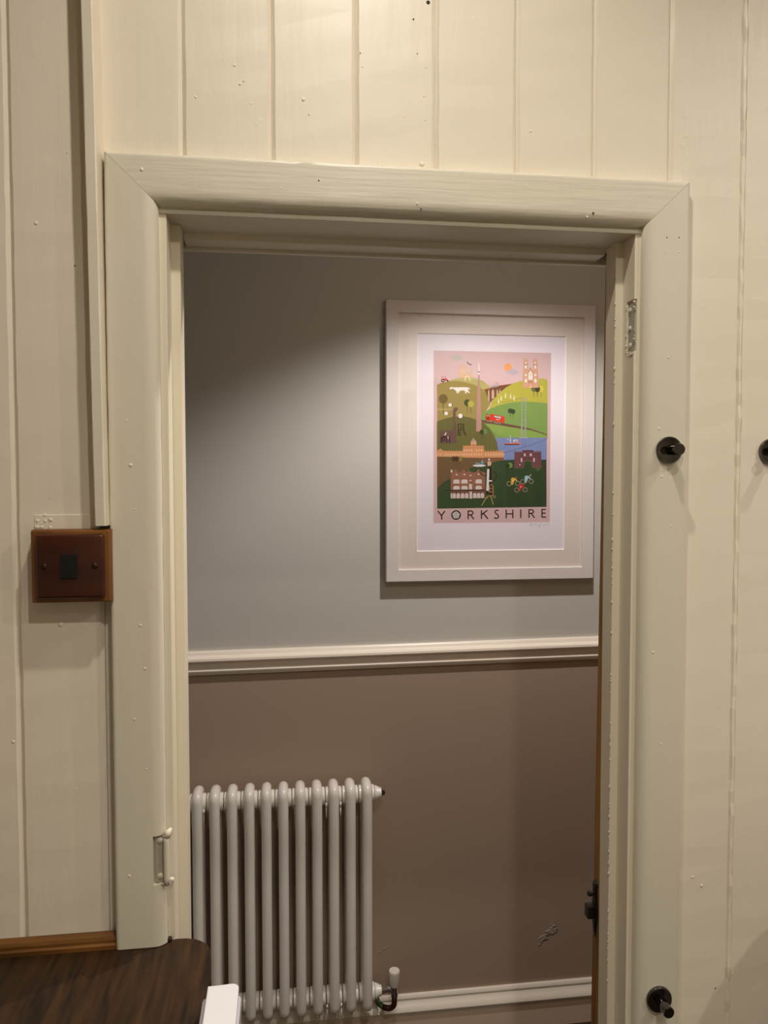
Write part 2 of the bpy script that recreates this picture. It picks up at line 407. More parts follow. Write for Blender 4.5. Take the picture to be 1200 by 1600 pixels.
# worn latch keep let into the left architrave
cut(arL, [(-0.1826, -0.150, -0.03, -0.0090, 1.0540, 1.1235)])
keep = kid('latch_keep', box(-0.1808, -0.1650, -0.0125, -0.0085, 1.0555, 1.1222, bev=0.0006, seg=1), M['primer'])
kp = bmesh.new()
add_sweep(kp, [(-0.1648, -0.0165, 1.053+0.072*i/8) for i in range(9)], 0.0042, seg=10, radii=[0.0038]+[0.0042]*7+[0.0038])
add_sweep(kp, [(-0.1648, -0.0165, 1.121), (-0.1625, -0.016, 1.127), (-0.158, -0.011, 1.131)], 0.0045, seg=8, radii=[0.0045, 0.0055, 0.002])
bmesh.ops.create_icosphere(kp, subdivisions=2, radius=0.0038, matrix=Matrix.Translation((-0.1585, -0.012, 1.058)))
add_sweep(kp, [(-0.176, -0.0125, 1.0535), (-0.166, -0.0145, 1.0535), (-0.1585, -0.013, 1.056)], 0.0022, seg=8)
kb = kid('keep_bar', kp, M['trim'], keep, smooth=True)
for z in (1.0645, 1.1150):
    s_ = bmesh.new()
    add_lathe(s_, [(0.0045, 0), (0.0045, 0.001), (0.0035, 0.0022), (0, 0.0027)], (-0.1738, -0.0115, z), (0, -1, 0), 14)
    kid('screw', s_, M['trim'], keep, smooth=True)
# painted-over hinge leaf let into the right jamb
cut(jR, [(DR-0.01, DR+0.004, -0.01, 0.0235, 1.812, 1.889)])
hl = kid('hinge_leaf', box(DR+0.0022, DR+0.0045, 0.0015, 0.0225, 1.8135, 1.885, bev=0.0005, seg=1), M['primer'])
for z in (1.822, 1.848, 1.875):
    s_ = bmesh.new()
    add_lathe(s_, [(0.0042, 0), (0.0042, 0.0016), (0.003, 0.0026), (0, 0.003)], (DR+0.0026, 0.014+0.002*(z > 1.83), z), (-1, 0, 0), 12)
    kid('screw', s_, M['trim'], hl, smooth=True)
bm = bmesh.new()
for i in range(26):
    z = 1.806+0.006*random.random() if i < 9 else random.uniform(1.81, 1.885)
    y = random.uniform(0.0, 0.022) if i < 9 else random.choice((-0.001, 0.0245))
    bmesh.ops.create_icosphere(bm, subdivisions=1, radius=random.uniform(0.001, 0.0024), matrix=Matrix.Translation((DR, y, z)))
o = kid('paint_crust', bm, M['trim'], hl, smooth=True); o['kind'] = 'stuff'
# crust along the right stop edge
bm = bmesh.new()
for i in range(70):
    z = random.choice((random.uniform(0.8, 1.3), random.uniform(1.3, 1.95)))
    bmesh.ops.create_icosphere(bm, subdivisions=1, radius=random.uniform(0.0008, 0.0019), matrix=Matrix.Translation((DR-0.0122, 0.0385, z)) @ Matrix.Diagonal((1, 0.7, random.uniform(1, 2.6), 1)))
o = kid('paint_crust', bm, M['trim'], smooth=True); o['kind'] = 'stuff'

# bare wooden door leaf parked behind the partition, leaning slightly
bm = box(0.0, 0.72, 0.0, 0.028, 0.0, 2.03, bev=0.002)
leaf = struct(obj('door_2', bm, M['pine']))
leaf.location = (0.5160, 0.106, FZ); leaf.rotation_euler = (0, radians(0.52), 0)
leaf['label'] = 'bare brown wooden door leaf parked behind the right jamb, only its edge showing'
lp = bmesh.new()
# profile of the plate seen from the doorway: leaf-shaped top, long tapering foot
zz = [0.850, 0.866, 0.884, 0.892, 0.898, 0.920, 0.935, 0.941, 0.9455, 0.950]
hw = [0.0006, 0.0040, 0.0075, 0.0085, 0.0085, 0.0062, 0.0056, 0.0066, 0.0050, 0.0006]
rings = []
for z, h in zip(zz, hw):
    rings.append([lp.verts.new(p) for p in ((-0.0005, 0.014-h, z), (-0.0052*min(1, h/0.005), 0.014-h*0.7, z), (-0.0052*min(1, h/0.005), 0.014+h*0.7, z), (-0.0005, 0.014+h, z))])
for r0, r1 in zip(rings, rings[1:]):
    for k in range(4): lp.faces.new((r0[k], r0[(k+1) % 4], r1[(k+1) % 4], r1[k]))
lp.faces.new(rings[0][::-1]); lp.faces.new(rings[-1])
pl = obj('latch_plate', lp, M['iron'], leaf); pl['label'] = 'black iron latch plate with pointed ends'
kn = bmesh.new(); add_lathe(kn, [(0.003, 0), (0.003, 0.004), (0.0048, 0.005), (0.0048, 0.010), (0.003, 0.0115)], (-0.004, 0.014, 0.927), (-1, 0, 0), 12)
obj('latch_knob', kn, M['iron'], pl, smooth=False)
obj('latch_bolt', box(-0.0175, -0.003, 0.0065, 0.0215, 0.886, 0.908, bev=0.0008, seg=1), M['iron'], pl)

# ------------------------------------------------------------------ trims
# square batten standing on the boards left of the doorway, cut off above the switch
n = 40
prof = [(-0.2562, 0.0), (-0.2562, -0.033), (-0.2548, -0.0345), (-0.2432, -0.0345), (-0.2418, -0.033), (-0.2395, 0.0)]
st = [(lambda a, b_, z=1.5585+(CEIL-1.5585)*i/n: Vector((a + 0.0065*(1-(z-1.556)/(2.25-1.556)) , b_, z))) for i in range(n+1)]
tr1 = struct(obj('trim_1', add_prism(bmesh.new(), prof, st, jit=0.0004, jverts=(1, 2, 3, 4)), None, mats=[M['trim'], M['board']]))
for p in tr1.data.polygons: p.material_index = 1 if p.normal.x > 0.5 else 0   # right-facing side takes the lighter board colour
tr1['label'] = 'slim upright batten beside the left architrave, ending above the wooden switch'
# dado rail
zt = 1.1500; H = 0.066
pr = [(0.0, 0.0), (0.0, -0.008), (0.004, -0.0115), (0.010, -0.0125), (0.0115, -0.0135), (0.013, -0.018), (0.018, -0.0225), (0.024, -0.0235), (0.0275, -0.0215),
      (0.029, -0.0165), (0.033, -0.0145), (0.040, -0.0130), (0.046, -0.0105), (0.0485, -0.0095), (0.0495, -0.0125), (0.054, -0.0145), (0.0595, -0.0125), (0.061, -0.0085), (H, -0.0075), (H, 0.0)]
def dst(x):
    return lambda a, b_: Vector((x, YB+b_*1.15, zt+0.008*(x-0.309)-a))
tr2 = struct(soft(obj('trim_2', add_prism(bmesh.new(), pr, [dst(XL), dst(XR)]), M['dado']), 35))
tr2['label'] = 'cream moulded dado rail across the hall wall'
# hall skirting: taupe board with a cream moulded cap
bb = struct(obj('baseboard_back', box(XL, XR, YB-0.016, YB, FZ, 0.066), M['skirt']))
pr = [(0.0, 0.0), (0.0, -0.006), (0.005, -0.010), (0.010, -0.0105), (0.012, -0.0085), (0.0145, -0.0085), (0.019, -0.0105), (0.026, -0.016), (0.033, -0.0225), (0.040, -0.0245), (0.045, -0.0225), (0.047, -0.019), (0.053, -0.018), (0.053, 0.0)]
capst = lambda x: (lambda a, b_: Vector((x, YB+b_, 0.117-a)))
o = soft(obj('skirting_cap', add_prism(bmesh.new(), pr, [capst(XL), capst(XR)]), M['dado'], bb), 35)
o['label'] = 'cream moulded cap on the skirting board'
# filler smears on the hall wall
bm = bmesh.new()
for i in range(46):
    t = i/45; x = 0.752+0.05*t; z = 0.240+0.038*t + random.uniform(-0.011, 0.011)
    bmesh.ops.create_icosphere(bm, subdivisions=1, radius=random.uniform(0.004, 0.0085), matrix=Matrix.Translation((x, YB, z)) @ Matrix.Diagonal((1.2, 0.18, 0.7, 1)))
o = obj('filler_smear', bm, M['filler'], wb, smooth=True); o['kind'] = 'stuff'
bm = bmesh.new()
for i in range(18):
    t = i/17; x = 0.262+0.045*t; z = 0.232+0.022*t + random.choice((0, 0.012)) + random.uniform(-0.002, 0.002)
    bmesh.ops.create_icosphere(bm, subdivisions=1, radius=random.uniform(0.0015, 0.003), matrix=Matrix.Translation((x, YB, z)) @ Matrix.Diagonal((1.8, 0.25, 0.6, 1)))
o = obj('paint_scuff', bm, M['hall_low'], wb, smooth=True); o['kind'] = 'stuff'

# ------------------------------------------------------------------ counter and container
CT = 0.965
ctr = empty('wooden_counter', (-0.7, -0.3, CT-0.032))
tag(ctr, 'dark brown wooden counter with a rounded corner beside the doorway', 'counter')
def rounded(bm, x0, x1, y0, y1, z0, z1, r, which, seg=10, bev=0.0):
    """slab with chosen corners rounded (which: set of 'tr','tl','br','bl')"""
    pts = []
    for key, cx, cy, a0 in (('tr', x1-r, y1-r, 0), ('tl', x0+r, y1-r, 90), ('bl', x0+r, y0+r, 180), ('br', x1-r, y0+r, 270)):
        if key in which: pts += [(cx+r*cos(radians(a0+90*k/seg)), cy+r*sin(radians(a0+90*k/seg))) for k in range(seg+1)]
        else: pts.append({'tr': (x1, y1), 'tl': (x0, y1), 'bl': (x0, y0), 'br': (x1, y0)}[key])
    lo = [bm.verts.new((x, y, z0)) for x, y in pts]; hi = [bm.verts.new((x, y, z1)) for x, y in pts]; n = len(pts)
    ft = bm.faces.new(hi); bm.faces.new(lo[::-1])
    for k in range(n): bm.faces.new((lo[k], lo[(k+1) % n], hi[(k+1) % n], hi[k]))
    if bev: bmesh.ops.bevel(bm, geom=list(ft.edges), offset=bev, segments=3, affect='EDGES', profile=0.5)
    return bm
top = kid('worktop', rounded(bmesh.new(), XL+0.01, -0.1025, -0.62, -0.0005, CT-0.032, CT, 0.045, {'tr'}, bev=0.002), M['dark'], ctr)
# the return of the worktop that runs a little way into the opening
st = [(lambda a, b_, x=x: Vector((x, b_, a))) for x in (XL+0.01, -0.2345)]
pr = [(CT, -0.0005), (CT, -0.014), (CT+0.006, -0.0145), (CT+0.008, -0.0115), (CT+0.012, -0.0115), (CT+0.016, -0.0095), (CT+0.0195, -0.004), (CT+0.0195, -0.0005)]
kid('upstand_bead', add_prism(bmesh.new(), pr, st), M['bead'], ctr)
kid('cabinet_body', box(XL+0.01, -0.16, -0.58, -0.02, FZ, CT-0.032), M['dark'], ctr)

bx = empty('storage_container', (-0.076, -0.3, FZ))
tag(bx, 'slim white plastic container with rounded lid against the counter end', 'container')
kid('body', rounded(bmesh.new(), -0.1005, -0.0545, -0.62, -0.166, FZ, 0.988, 0.010, {'tr', 'tl', 'bl', 'br'}), M['clear'], bx)
kid('lid', rounded(bmesh.new(), -0.0955, -0.0575, -0.615, -0.163, 0.988, 1.000, 0.009, {'tr', 'br', 'bl'}, bev=0.0022), M['white'], bx)

# ------------------------------------------------------------------ light switch
sw = empty('light_switch', (-0.2812, 0.0, 1.5055))
tag(sw, 'square wooden light switch with black rocker, left of the doorway', 'light switch')
b0 = bmesh.new(); add_box(b0, -0.3325, -0.2300, -0.026, 0.0, 1.4555, 1.5535)
vs = [v for v in b0.verts if v.co.y < -0.02]
kid('back_box', b0, M['pattress'], sw)
b1 = bmesh.new(); add_box(b1, -0.3317, -0.2308, -0.033, -0.026, 1.4563, 1.5527, bev=0.0016, seg=2)
kid('back_box_rim', b1, M['pattress'], sw)
b2 = bmesh.new(); add_box(b2, -0.3242, -0.2368, -0.0405, -0.0325, 1.4618, 1.5480, bev=0.0045, seg=4)
soft(kid('face_plate', b2, M['mahogany'], sw), 30)
b3 = bmesh.new(); add_box(b3, -0.2925, -0.2705, -0.0425, -0.039, 1.4890, 1.5220, bev=0.001, seg=2)
kid('rocker', b3, M['black'], sw)
for x in (-0.3135, -0.2490):
    b4 = bmesh.new(); add_lathe(b4, [(0.0040, 0), (0.0040, 0.0003), (0.0028, 0.0011), (0, 0.0014)], (x, -0.0404, 1.5055), (0, -1, 0), 16)
    kid('screw', b4, M['bronze'], sw, smooth=True)

# ------------------------------------------------------------------ robe hooks
def hook(x, y, z, label):
    h = empty('robe_hook', (x, y, z)); tag(h, label, 'hook')
    b_ = bmesh.new(); add_lathe(b_, [(0.0195, 0), (0.0200, 0.001), (0.0200, 0.0045), (0.0190, 0.006), (0.0178, 0.0063), (0, 0.0063)], (0, 0, 0), (0, -1, 0), 40)
    soft(obj('base_plate', b_, M['blackchrome'], h), 35)
    b_ = bmesh.new(); add_lathe(b_, [(0.0078, 0.006), (0.0078, 0.029), (0.0084, 0.0295), (0.0086, 0.0305), (0.0086, 0.0330), (0.0078, 0.034), (0, 0.034)], (0, 0, 0), (0, -1, 0), 28)
    soft(obj('peg', b_, M['blackchrome'], h), 35)
    return h
hook(0.5698, -0.018, 1.6634, 'round dark chrome robe hook high on the right architrave')
hook(0.7460, 0.0, 1.6625, 'dark chrome robe hook on the boards, cut by the right picture edge')
hook(0.5664, -0.018, 0.8240, 'round dark chrome robe hook low on the right architrave')

# ------------------------------------------------------------------ unseen hamper shape added to cast the lower-right shadow
hm = empty('shadow_caster', (0.98, -0.27, FZ))
tag(hm, 'added out-of-view hamper shape that casts the lower-right shadow', 'shadow caster')
hb = rounded(bmesh.new(), 0.80, 1.16, -0.44, -0.10, FZ, 1.06, 0.06, {'tr', 'tl', 'bl', 'br'})
kid('caster_body', hb, M['primer'], hm)
hb = bmesh.new(); n = 18; rr_ = []
for j in range(7):
    t = j/6; rr_.append([hb.verts.new((0.98+(0.185-0.05*t*t)*cos(2*pi*k/n)*1.02, -0.27+(0.175-0.05*t*t)*sin(2*pi*k/n), 1.06+0.08*sin(t*pi/2)+0.012*sin(3*2*pi*k/n+t))) for k in range(n)])
for a_, b_ in zip(rr_, rr_[1:]):
    for k in range(n): hb.faces.new((a_[k], a_[(k+1) % n], b_[(k+1) % n], b_[k]))
hb.faces.new(rr_[0][::-1]); hb.faces.new(rr_[-1])
kid('lid', hb, M['clear'], hm, smooth=True)

# ------------------------------------------------------------------ radiator
PITCH_R = 0.0457; YF = 0.962; YK = 1.022; ZB, ZT = 0.138, 0.787; RT = 0.0137
rad = empty('column_radiator', (0.0, 0.99, ZB)); tag(rad, 'white tubular column radiator under the dado rail in the hall', 'radiator')
def section_bm():
    bm = bmesh.new(); pts = []
    ym = (YF+YK)/2; hw_ = (YK-YF)/2
    zc1, zc0 = ZT-0.030, ZB+0.030
    pts += [(0, YF, zc0+(zc1-zc0)*k/6) for k in range(7)]
    pts += [(0, ym-hw_*cos(t), zc1+0.018*sin(t)**0.7) for t in [pi*k/12 for k in range(1, 12)]]
    pts += [(0, YK, zc1-(zc1-zc0)*k/6) for k in range(7)]
    pts += [(0, ym+hw_*cos(t), zc0-0.018*sin(t)**0.7) for t in [pi*k/12 for k in range(1, 12)]]
    add_sweep(bm, [Vector(p)-Vector((0, 0.99, ZB)) for p in pts], RT, seg=14, closed=True)
    for z in (zc1-0.010, zc0+0.012):
        h = PITCH_R/2-0.0006
        add_lathe(bm, [(0.019, -h), (0.0240, -h+0.0015), (0.0240, -h*0.45), (0.0215, -h*0.2), (0.0215, h*0.2), (0.0240, h*0.45), (0.0240, h-0.0015), (0.019, h)], (0, ym-0.99, z-ZB), (1, 0, 0), 20)
    return bm
s0 = soft(obj('radiator_section', section_bm(), M['rad'], rad), 50)
s0.location.x = -0.2325
for k in range(-1, 11):
    if k == 0: continue
    c = s0.copy(); COL.objects.link(c); c.parent = rad; c.location.x = -0.2325+PITCH_R*k
zt_, zb_ = ZT-0.040, ZB+0.042; ym = (YF+YK)/2; xe = -0.2325+PITCH_R*10.5
for z in (zt_, zb_):
    b_ = bmesh.new(); add_lathe(b_, [(0.0200, 0), (0.0205, 0.001), (0.0205, 0.006), (0.0175, 0.0065), (0.0175, 0.012), (0.0145, 0.0125), (0.0145, 0.0185), (0.0125, 0.0195)], (xe, ym, z), (1, 0, 0), 22)
    soft(kid('end_bush', b_, M['rad'], rad), 35)
b_ = bmesh.new(); add_lathe(b_, [(0.0085, 0), (0.0085, 0.005), (0.0055, 0.006), (0.0055, 0.010), (0.0, 0.010)], (xe+0.0195, ym, zt_), (1, 0, 0), 8)
soft(kid('bleed_plug', b_, M['iron'], rad), 35)
for x, z, s_ in ((-0.2325+PITCH_R*0.36, zt_, 1), (-0.2325+PITCH_R*7.55, zt_, 1), (-0.2325+PITCH_R*8.4, zt_, 1), (-0.2325+PITCH_R*7.55, zb_, 1), (-0.2325+PITCH_R*8.4, zb_, 1)):
    b_ = bmesh.new()
    add_sweep(b_, [(x, YB, z-0.030), (x, ym+0.012, z-0.028), (x, ym-0.010, z-0.026), (x, ym-0.024, z-0.020), (x, ym-0.027, z-0.010)], 0.0028, seg=8)
    add_sweep(b_, [(x, ym-0.022, z-0.024), (x, ym-0.024, z-0.052)], 0.0018, seg=6)
    kid('bracket', b_, M['rad'], rad, smooth=True)
# valve on the lower right end
VX = 0.3035; VY = ym
b_ = bmesh.new()
add_lathe(b_, [(0.0105, 0), (0.0105, 0.010), (0.0085, 0.011), (0.0085, 0.020), (0.0095, 0.021), (0.0095, 0.026), (0.0065, 0.027), (0.0065, 0.036)], (xe+0.0190, VY, zb_), (1, 0, 0), 6)
valve = kid('radiator_valve', b_, M['chrome'], rad); valve['label'] = 'chrome valve with white cap'
b_ = bmesh.new()
add_lathe(b_, [(0.0075, -0.022), (0.010, -0.020), (0.0105, -0.012), (0.009, -0.006), (0.0085, 0.006), (0.0075, 0.014), (0.0065, 0.016)], (VX, VY, zb_), (0, 0, 1), 18)
soft(kid('valve_body', b_, M['chrome'], valve), 40)
b_ = bmesh.new()
add_lathe(b_, [(0.0100, 0.008), (0.0112, 0.012), (0.0150, 0.040), (0.0158, 0.050), (0.0158, 0.053), (0.0140, 0.0555), (0, 0.0560)], (VX, VY, zb_), (0, 0, 1), 20)
soft(kid('valve_cap', b_, M['cap'], valve), 40)
b_ = bmesh.new()
add_sweep(b_, [(VX, VY, zb_-0.018), (VX, VY, zb_-0.040)] + [(VX-0.018*(1-cos(t)), VY+0.006*(1-cos(t)), zb_-0.040-0.018*sin(t)) for t in [pi/2*k/6 for k in range(1, 7)]] + [(VX-0.030, VY+0.012, zb_-0.058)], 0.0078, seg=12)
kid('valve_pipe', b_, M['copper'], valve, smooth=True)
b_ = bmesh.new()
add_sweep(b_, [(VX-0.030, VY+0.012, zb_-0.058), (VX-0.042, VY+0.03, zb_-0.058), (VX-0.045, YB-0.012, zb_-0.058)], 0.0076, seg=12)
kid('pipe_tail', b_, M['verdigris'], valve, smooth=True)

# ------------------------------------------------------------------ framed print
FX, FZc = 0.591, 1.7255
pic = empty('picture_frame', (FX, YB, FZc))
tag(pic, 'large white framed YORKSHIRE poster hanging on the grey hall wall', 'picture')
FY0, FY1 = YB-0.030, YB-0.001          # front and back of the moulding
oL, oR, oB, oT = 0.2865, 0.8960, 1.3315, 2.1195
RW = 0.0362
def rail(p0, p1, q0, q1):
    """mitred rail: outer edge p0-p1, inner edge q0-q1 (x, z)"""
    bm = bmesh.new()
    prof = [(0.0, FY1), (0.0, FY0+0.002), (0.05, FY0), (0.95, FY0), (1.0, FY0+0.002), (1.0, FY1)]
    def stn(o_, i_): return lambda a, b__: Vector((o_[0]+(i_[0]-o_[0])*a, b__, o_[1]+(i_[1]-o_[1])*a))
    return add_prism(bm, prof, [stn(p0, q0), stn(p1, q1)])
O = [(oL, oB), (oR, oB), (oR, oT), (oL, oT)]
I = [(oL+RW, oB+RW*0.97), (oR-RW*0.97, oB+RW*0.97), (oR-RW*0.97, oT-RW), (oL+RW, oT-RW)]
for k in range(4):
    kid('frame_rail', rail(O[k], O[(k+1) % 4], I[k], I[(k+1) % 4]), M['frame'], pic)
kid('backing_board', box(oL+0.01, oR-0.01, YB-0.008, YB-0.002, oB+0.01, oT-0.01), M['mount'], pic)
# mount with a bevelled window
A = [(0.3755, 1.4165), (0.8090, 1.4165), (0.8105, 2.0305), (0.3758, 2.0300)]
bm = bmesh.new(); yM = YB-0.0225; bw = 0.0018
o4 = [bm.verts.new((x, yM, z)) for x, z in ((oL+0.03, oB+0.03), (oR-0.03, oB+0.03), (oR-0.03, oT-0.03), (oL+0.03, oT-0.03))]
cxm = sum(a[0] for a in A)/4; czm = sum(a[1] for a in A)/4
i4 = [bm.verts.new((x, yM, z)) for x, z in A]
d4 = [bm.verts.new((x-bw*(1 if x > cxm else -1), yM+0.0026, z-bw*(1 if z > czm else -1))) for x, z in A]
for k in range(4):
    bm.faces.new((o4[k], o4[(k+1) % 4], i4[(k+1) % 4], i4[k]))
    bm.faces.new((i4[k], i4[(k+1) % 4], d4[(k+1) % 4], d4[k])).material_index = 1
b4 = [bm.verts.new((v.co.x, yM+0.0026, v.co.z)) for v in o4]
for k in range(4):
    bm.faces.new((o4[k], b4[k], b4[(k+1) % 4], o4[(k+1) % 4])); bm.faces.new((b4[k], d4[k], d4[(k+1) % 4], b4[(k+1) % 4]))
kid('mount_board', bm, None, pic, mats=[M['mount'], M['bevel']])
yP = yM+0.0030
kid('print_paper', box(A[0][0]-0.01, A[1][0]+0.01, yP, yP+0.0015, A[0][1]-0.01, A[2][1]+0.01), M['paper'], pic)
kid('glass_pane', box(oL+0.03, oR-0.03, YB-0.0280, YB-0.0260, oB+0.03, oT-0.03), M['glass'], pic)

# ---- artwork: flat inks on the sheet, drawn in sheet coordinates
PW, PH = 0.3430, 0.4863          # printed area, metres
PX, PZ = 0.4232, 1.9825          # its top-left corner
cTL, cTR, cBR, cBL = (677.6, 549.0), (861.5, 551.1), (857.0, 816.3), (676.1, 815.1)
def uv(px, py):
    u = v = 0.5
    for _ in range(6):
        x = (1-u)*(1-v)*cTL[0]+u*(1-v)*cTR[0]+u*v*cBR[0]+(1-u)*v*cBL[0]; y = (1-u)*(1-v)*cTL[1]+u*(1-v)*cTR[1]+u*v*cBR[1]+(1-u)*v*cBL[1]
        dxu = (1-v)*(cTR[0]-cTL[0])+v*(cBR[0]-cBL[0]); dyv = (1-u)*(cBL[1]-cTL[1])+u*(cBR[1]-cTR[1])
        u += (px-x)/dxu; v += (py-y)/dyv
    return u, v
def fa(x, y): return uv(590+x*0.3, 450+y*0.3)
def fb(x, y): return uv(670+x/6, 540+y/6)
def fc(x, y): return uv(670+x/6, 660+y/6)
class Art:
    def __init__(s): s.v = []; s.f = []; s.c = []; s.bb = []
    def poly(s, uvs, col):
        us = [p[0] for p in uvs]; vs_ = [p[1] for p in uvs]; bb_ = (min(us), max(us), min(vs_), max(vs_))
        lay = 1 + max([l for q, l in s.bb if q[0] < bb_[1] and q[1] > bb_[0] and q[2] < bb_[3] and q[3] > bb_[2]], default=0)
        s.bb.append((bb_, lay)); y = yP - 0.00003 - lay*0.000008; i0 = len(s.v)
        for u, v in uvs: s.v.append((PX+u*PW, y, PZ-v*PH))
        s.f.append(tuple(range(i0, len(s.v)))); s.c.append(tuple(0.84*q for q in col[:3]) + (1.0,))   # all inks share one paper stock
    def P(s, f, pts, col): s.poly([f(*p) for p in pts], col)
    def R(s, f, x0, y0, x1, y1, col): s.P(f, [(x0, y0), (x1, y0), (x1, y1), (x0, y1)], col)
    def C(s, f, x, y, r, col, ry=None, n=22, a0=0, a1=360):
        ry = ry or r
        s.P(f, [(x+r*cos(radians(a0+(a1-a0)*k/n)), y+ry*sin(radians(a0+(a1-a0)*k/n))) for k in range(n + (1 if a1-a0 < 360 else 0))], col)
    def S(s, f, pts, wd, col):
        """stroke of width wd along a line"""
        L, Rr = [], []
        n = len(pts)
        for i, (x, y) in enumerate(pts):
            a = pts[max(0, i-1)]; b_ = pts[min(n-1, i+1)]; dx, dy = b_[0]-a[0], b_[1]-a[1]; l = hypot(dx, dy) or 1
            nx, ny = -dy/l*wd/2, dx/l*wd/2; L.append((x+nx, y+ny)); Rr.append((x-nx, y-ny))
        s.P(f, L+Rr[::-1], col)
    def ring(s, f, x, y, r, wd, col, n=22, a0=0, a1=360, ry=None):
        ry = ry or r
        s.S(f, [(x+r*cos(radians(a0+(a1-a0)*k/n)), y+ry*sin(radians(a0+(a1-a0)*k/n))) for k in range(n+1)], wd, col)
    def tree(s, f, x, y, r, col, trunk, tl, ry=None):
        s.S(f, [(x, y+r*0.6), (x, y+r+tl)], max(5, r*0.18), trunk); s.C(f, x, y, r, col, ry)
a = Art(); K = rgb
PINK = K(222, 190, 190); SAND = K(205, 158, 120); SANDL = K(232, 205, 180); WHT = K(243, 236, 230)
a.poly([(0, 0), (1, 0), (1, 1), (0, 1)], PINK)
# hills, road, water
a.P(fb, [(180, 400), (185, 332), (260, 305), (350, 296), (430, 305), (500, 330), (560, 378), (600, 440), (560, 560), (300, 640), (180, 600)], K(186, 178, 112))
a.P(fb, [(75, 800), (75, 368), (120, 348), (200, 335), (270, 334), (350, 348), (420, 367), (455, 382), (500, 408), (540, 460), (565, 520), (568, 548), (530, 610), (492, 640), (480, 800)], K(160, 145, 82))
for y in (460, 476, 494, 512): a.S(fb, [(270, y), (545, y+8)], 3, K(150, 136, 78))
a.P(fb, [(515, 415), (640, 380), (780, 355), (760, 372), (700, 405), (600, 500), (570, 530), (545, 480)], K(120, 78, 54))
for x0, x1, h in ((548, 562, 520), (582, 606, 500), (628, 642, 470), (652, 668, 440)):
    a.P(fb, [(x0, h), (x0, 430), ((x0+x1)/2, 404), (x1, 430), (x1, h-10)], K(206, 178, 150))
a.S(fb, [(510, 414), (560, 402), (640, 378), (775, 360)], 8, K(140, 92, 66))
a.P(fb, [(560, 392), (575, 375), (600, 368), (640, 362), (650, 372), (645, 382)], K(184, 168, 180)); a.S(fb, [(612, 345), (632, 348), (646, 362)], 5, K(170, 140, 150))
a.P(fb, [(540, 640), (575, 545), (600, 500), (655, 440), (720, 388), (790, 350), (850, 330), (920, 316), (1000, 305), (1060, 304), (1112, 316), (1110, 640)], K(188, 184, 74))
a.S(fb, [(560, 532), (700, 528), (800, 508), (870, 482)], 4, K(140, 140, 90))
a.P(fb, [(480, 660), (495, 632), (560, 592), (650, 556), (740, 533), (830, 524), (920, 522), (1010, 526), (1110, 537), (1106, 870), (480, 870)], K(128, 162, 86))
a.P(fb, [(500, 700), (560, 775), (700, 860), (1105, 870), (1105, 820), (900, 790)], K(140, 172, 84))
a.P(fc, [(560, 139), (1101, 140), (1098, 350), (560, 350)], K(126, 144, 190))
a.S(fc, [(690, 282), (800, 252), (960, 205), (1100, 152)], 9, K(108, 124, 164))
a.P(fb, [(72, 960), (75, 706), (140, 682), (220, 664), (290, 659), (370, 668), (440, 690), (500, 722), (560, 778), (590, 830), (612, 860), (640, 960)], K(106, 106, 58))
a.P(fc, [(72, 320), (72, 0), (505, 0), (560, 50), (600, 110), (628, 180), (642, 270), (690, 320)], K(106, 106, 58))
a.P(fb, [(485, 692), (600, 706), (800, 744), (950, 775), (1107, 829), (1106, 838), (950, 788), (800, 766), (600, 732), (520, 724), (485, 712)], K(112, 78, 70))
# lower fields
a.P(fc, [(72, 640), (72, 310), (692, 320), (692, 360), (600, 372), (400, 420), (150, 560)], K(112, 90, 60))
a.P(fc, [(430, 320), (692, 320), (692, 352), (560, 372)], K(132, 92, 66))
a.P(fc, [(72, 796), (72, 606), (130, 552), (190, 518), (280, 470), (380, 420), (480, 386), (600, 364), (700, 348), (800, 344), (960, 344), (1096, 346), (1092, 792)], K(52, 78, 48))
a.P(fc, [(700, 348), (800, 344), (1096, 346), (1092, 792), (720, 792)], K(48, 72, 46))
# purple ground, mine wheel, works
a.P(fc, [(95, 70), (185, 70), (222, 60), (252, 60), (252, 190), (95, 190)], K(108, 82, 74))
a.P(fb, [(222, 680), (222, 610), (232, 580), (262, 576), (268, 596), (246, 620), (244, 680)], K(112, 84, 76))
a.R(fb, 222, 640, 238, 840, K(112, 84, 76)); a.R(fc, 222, 0, 250, 190, K(108, 82, 74))
dk = K(58, 50, 36)
a.R(fb, 264, 728, 326, 738, dk); a.R(fb, 264, 728, 272, 840, dk); a.R(fc, 264, 10, 274, 118, dk); a.R(fc, 284, 50, 293, 118, dk); a.R(fc, 317, 12, 323, 70, dk)
for y in (58, 75, 92, 108): a.S(fc, [(270, y), (290, y+14)], 5, dk)
a.ring(fc, 303, 46, 16, 6, dk); a.S(fc, [(288, 46), (318, 46)], 3, dk); a.S(fc, [(303, 31), (303, 61)], 3, dk); a.S(fc, [(316, 60), (344, 118)], 8, dk); a.S(fc, [(312, 66), (330, 118)], 6, dk)
a.P(fc, [(138, 112), (150, 100), (152, 82), (158, 90), (158, 104), (144, 118)], WHT)
pk = K(62, 36, 40)
a.R(fc, 124, 120, 156, 134, pk); a.R(fc, 108, 128, 120, 184, pk); a.R(fc, 118, 134, 166, 140, pk); a.R(fc, 118, 146, 162, 154, pk); a.R(fc, 118, 160, 160, 168, pk); a.R(fc, 160, 130, 168, 184, pk); a.R(fc, 182, 126, 192, 184, pk); a.R(fc, 172, 126, 177, 150, WHT)
# tower of the mast
a.P(fb, [(456, 272), (470, 272), (478, 480), (486, 800), (434, 800), (446, 480)], K(186, 146, 132))
a.P(fb, [(461, 170), (468, 170), (470, 272), (459, 272)], WHT); a.C(fb, 464, 248, 13, K(176, 150, 152), ry=8); a.R(fb, 456, 258, 472, 266, WHT)
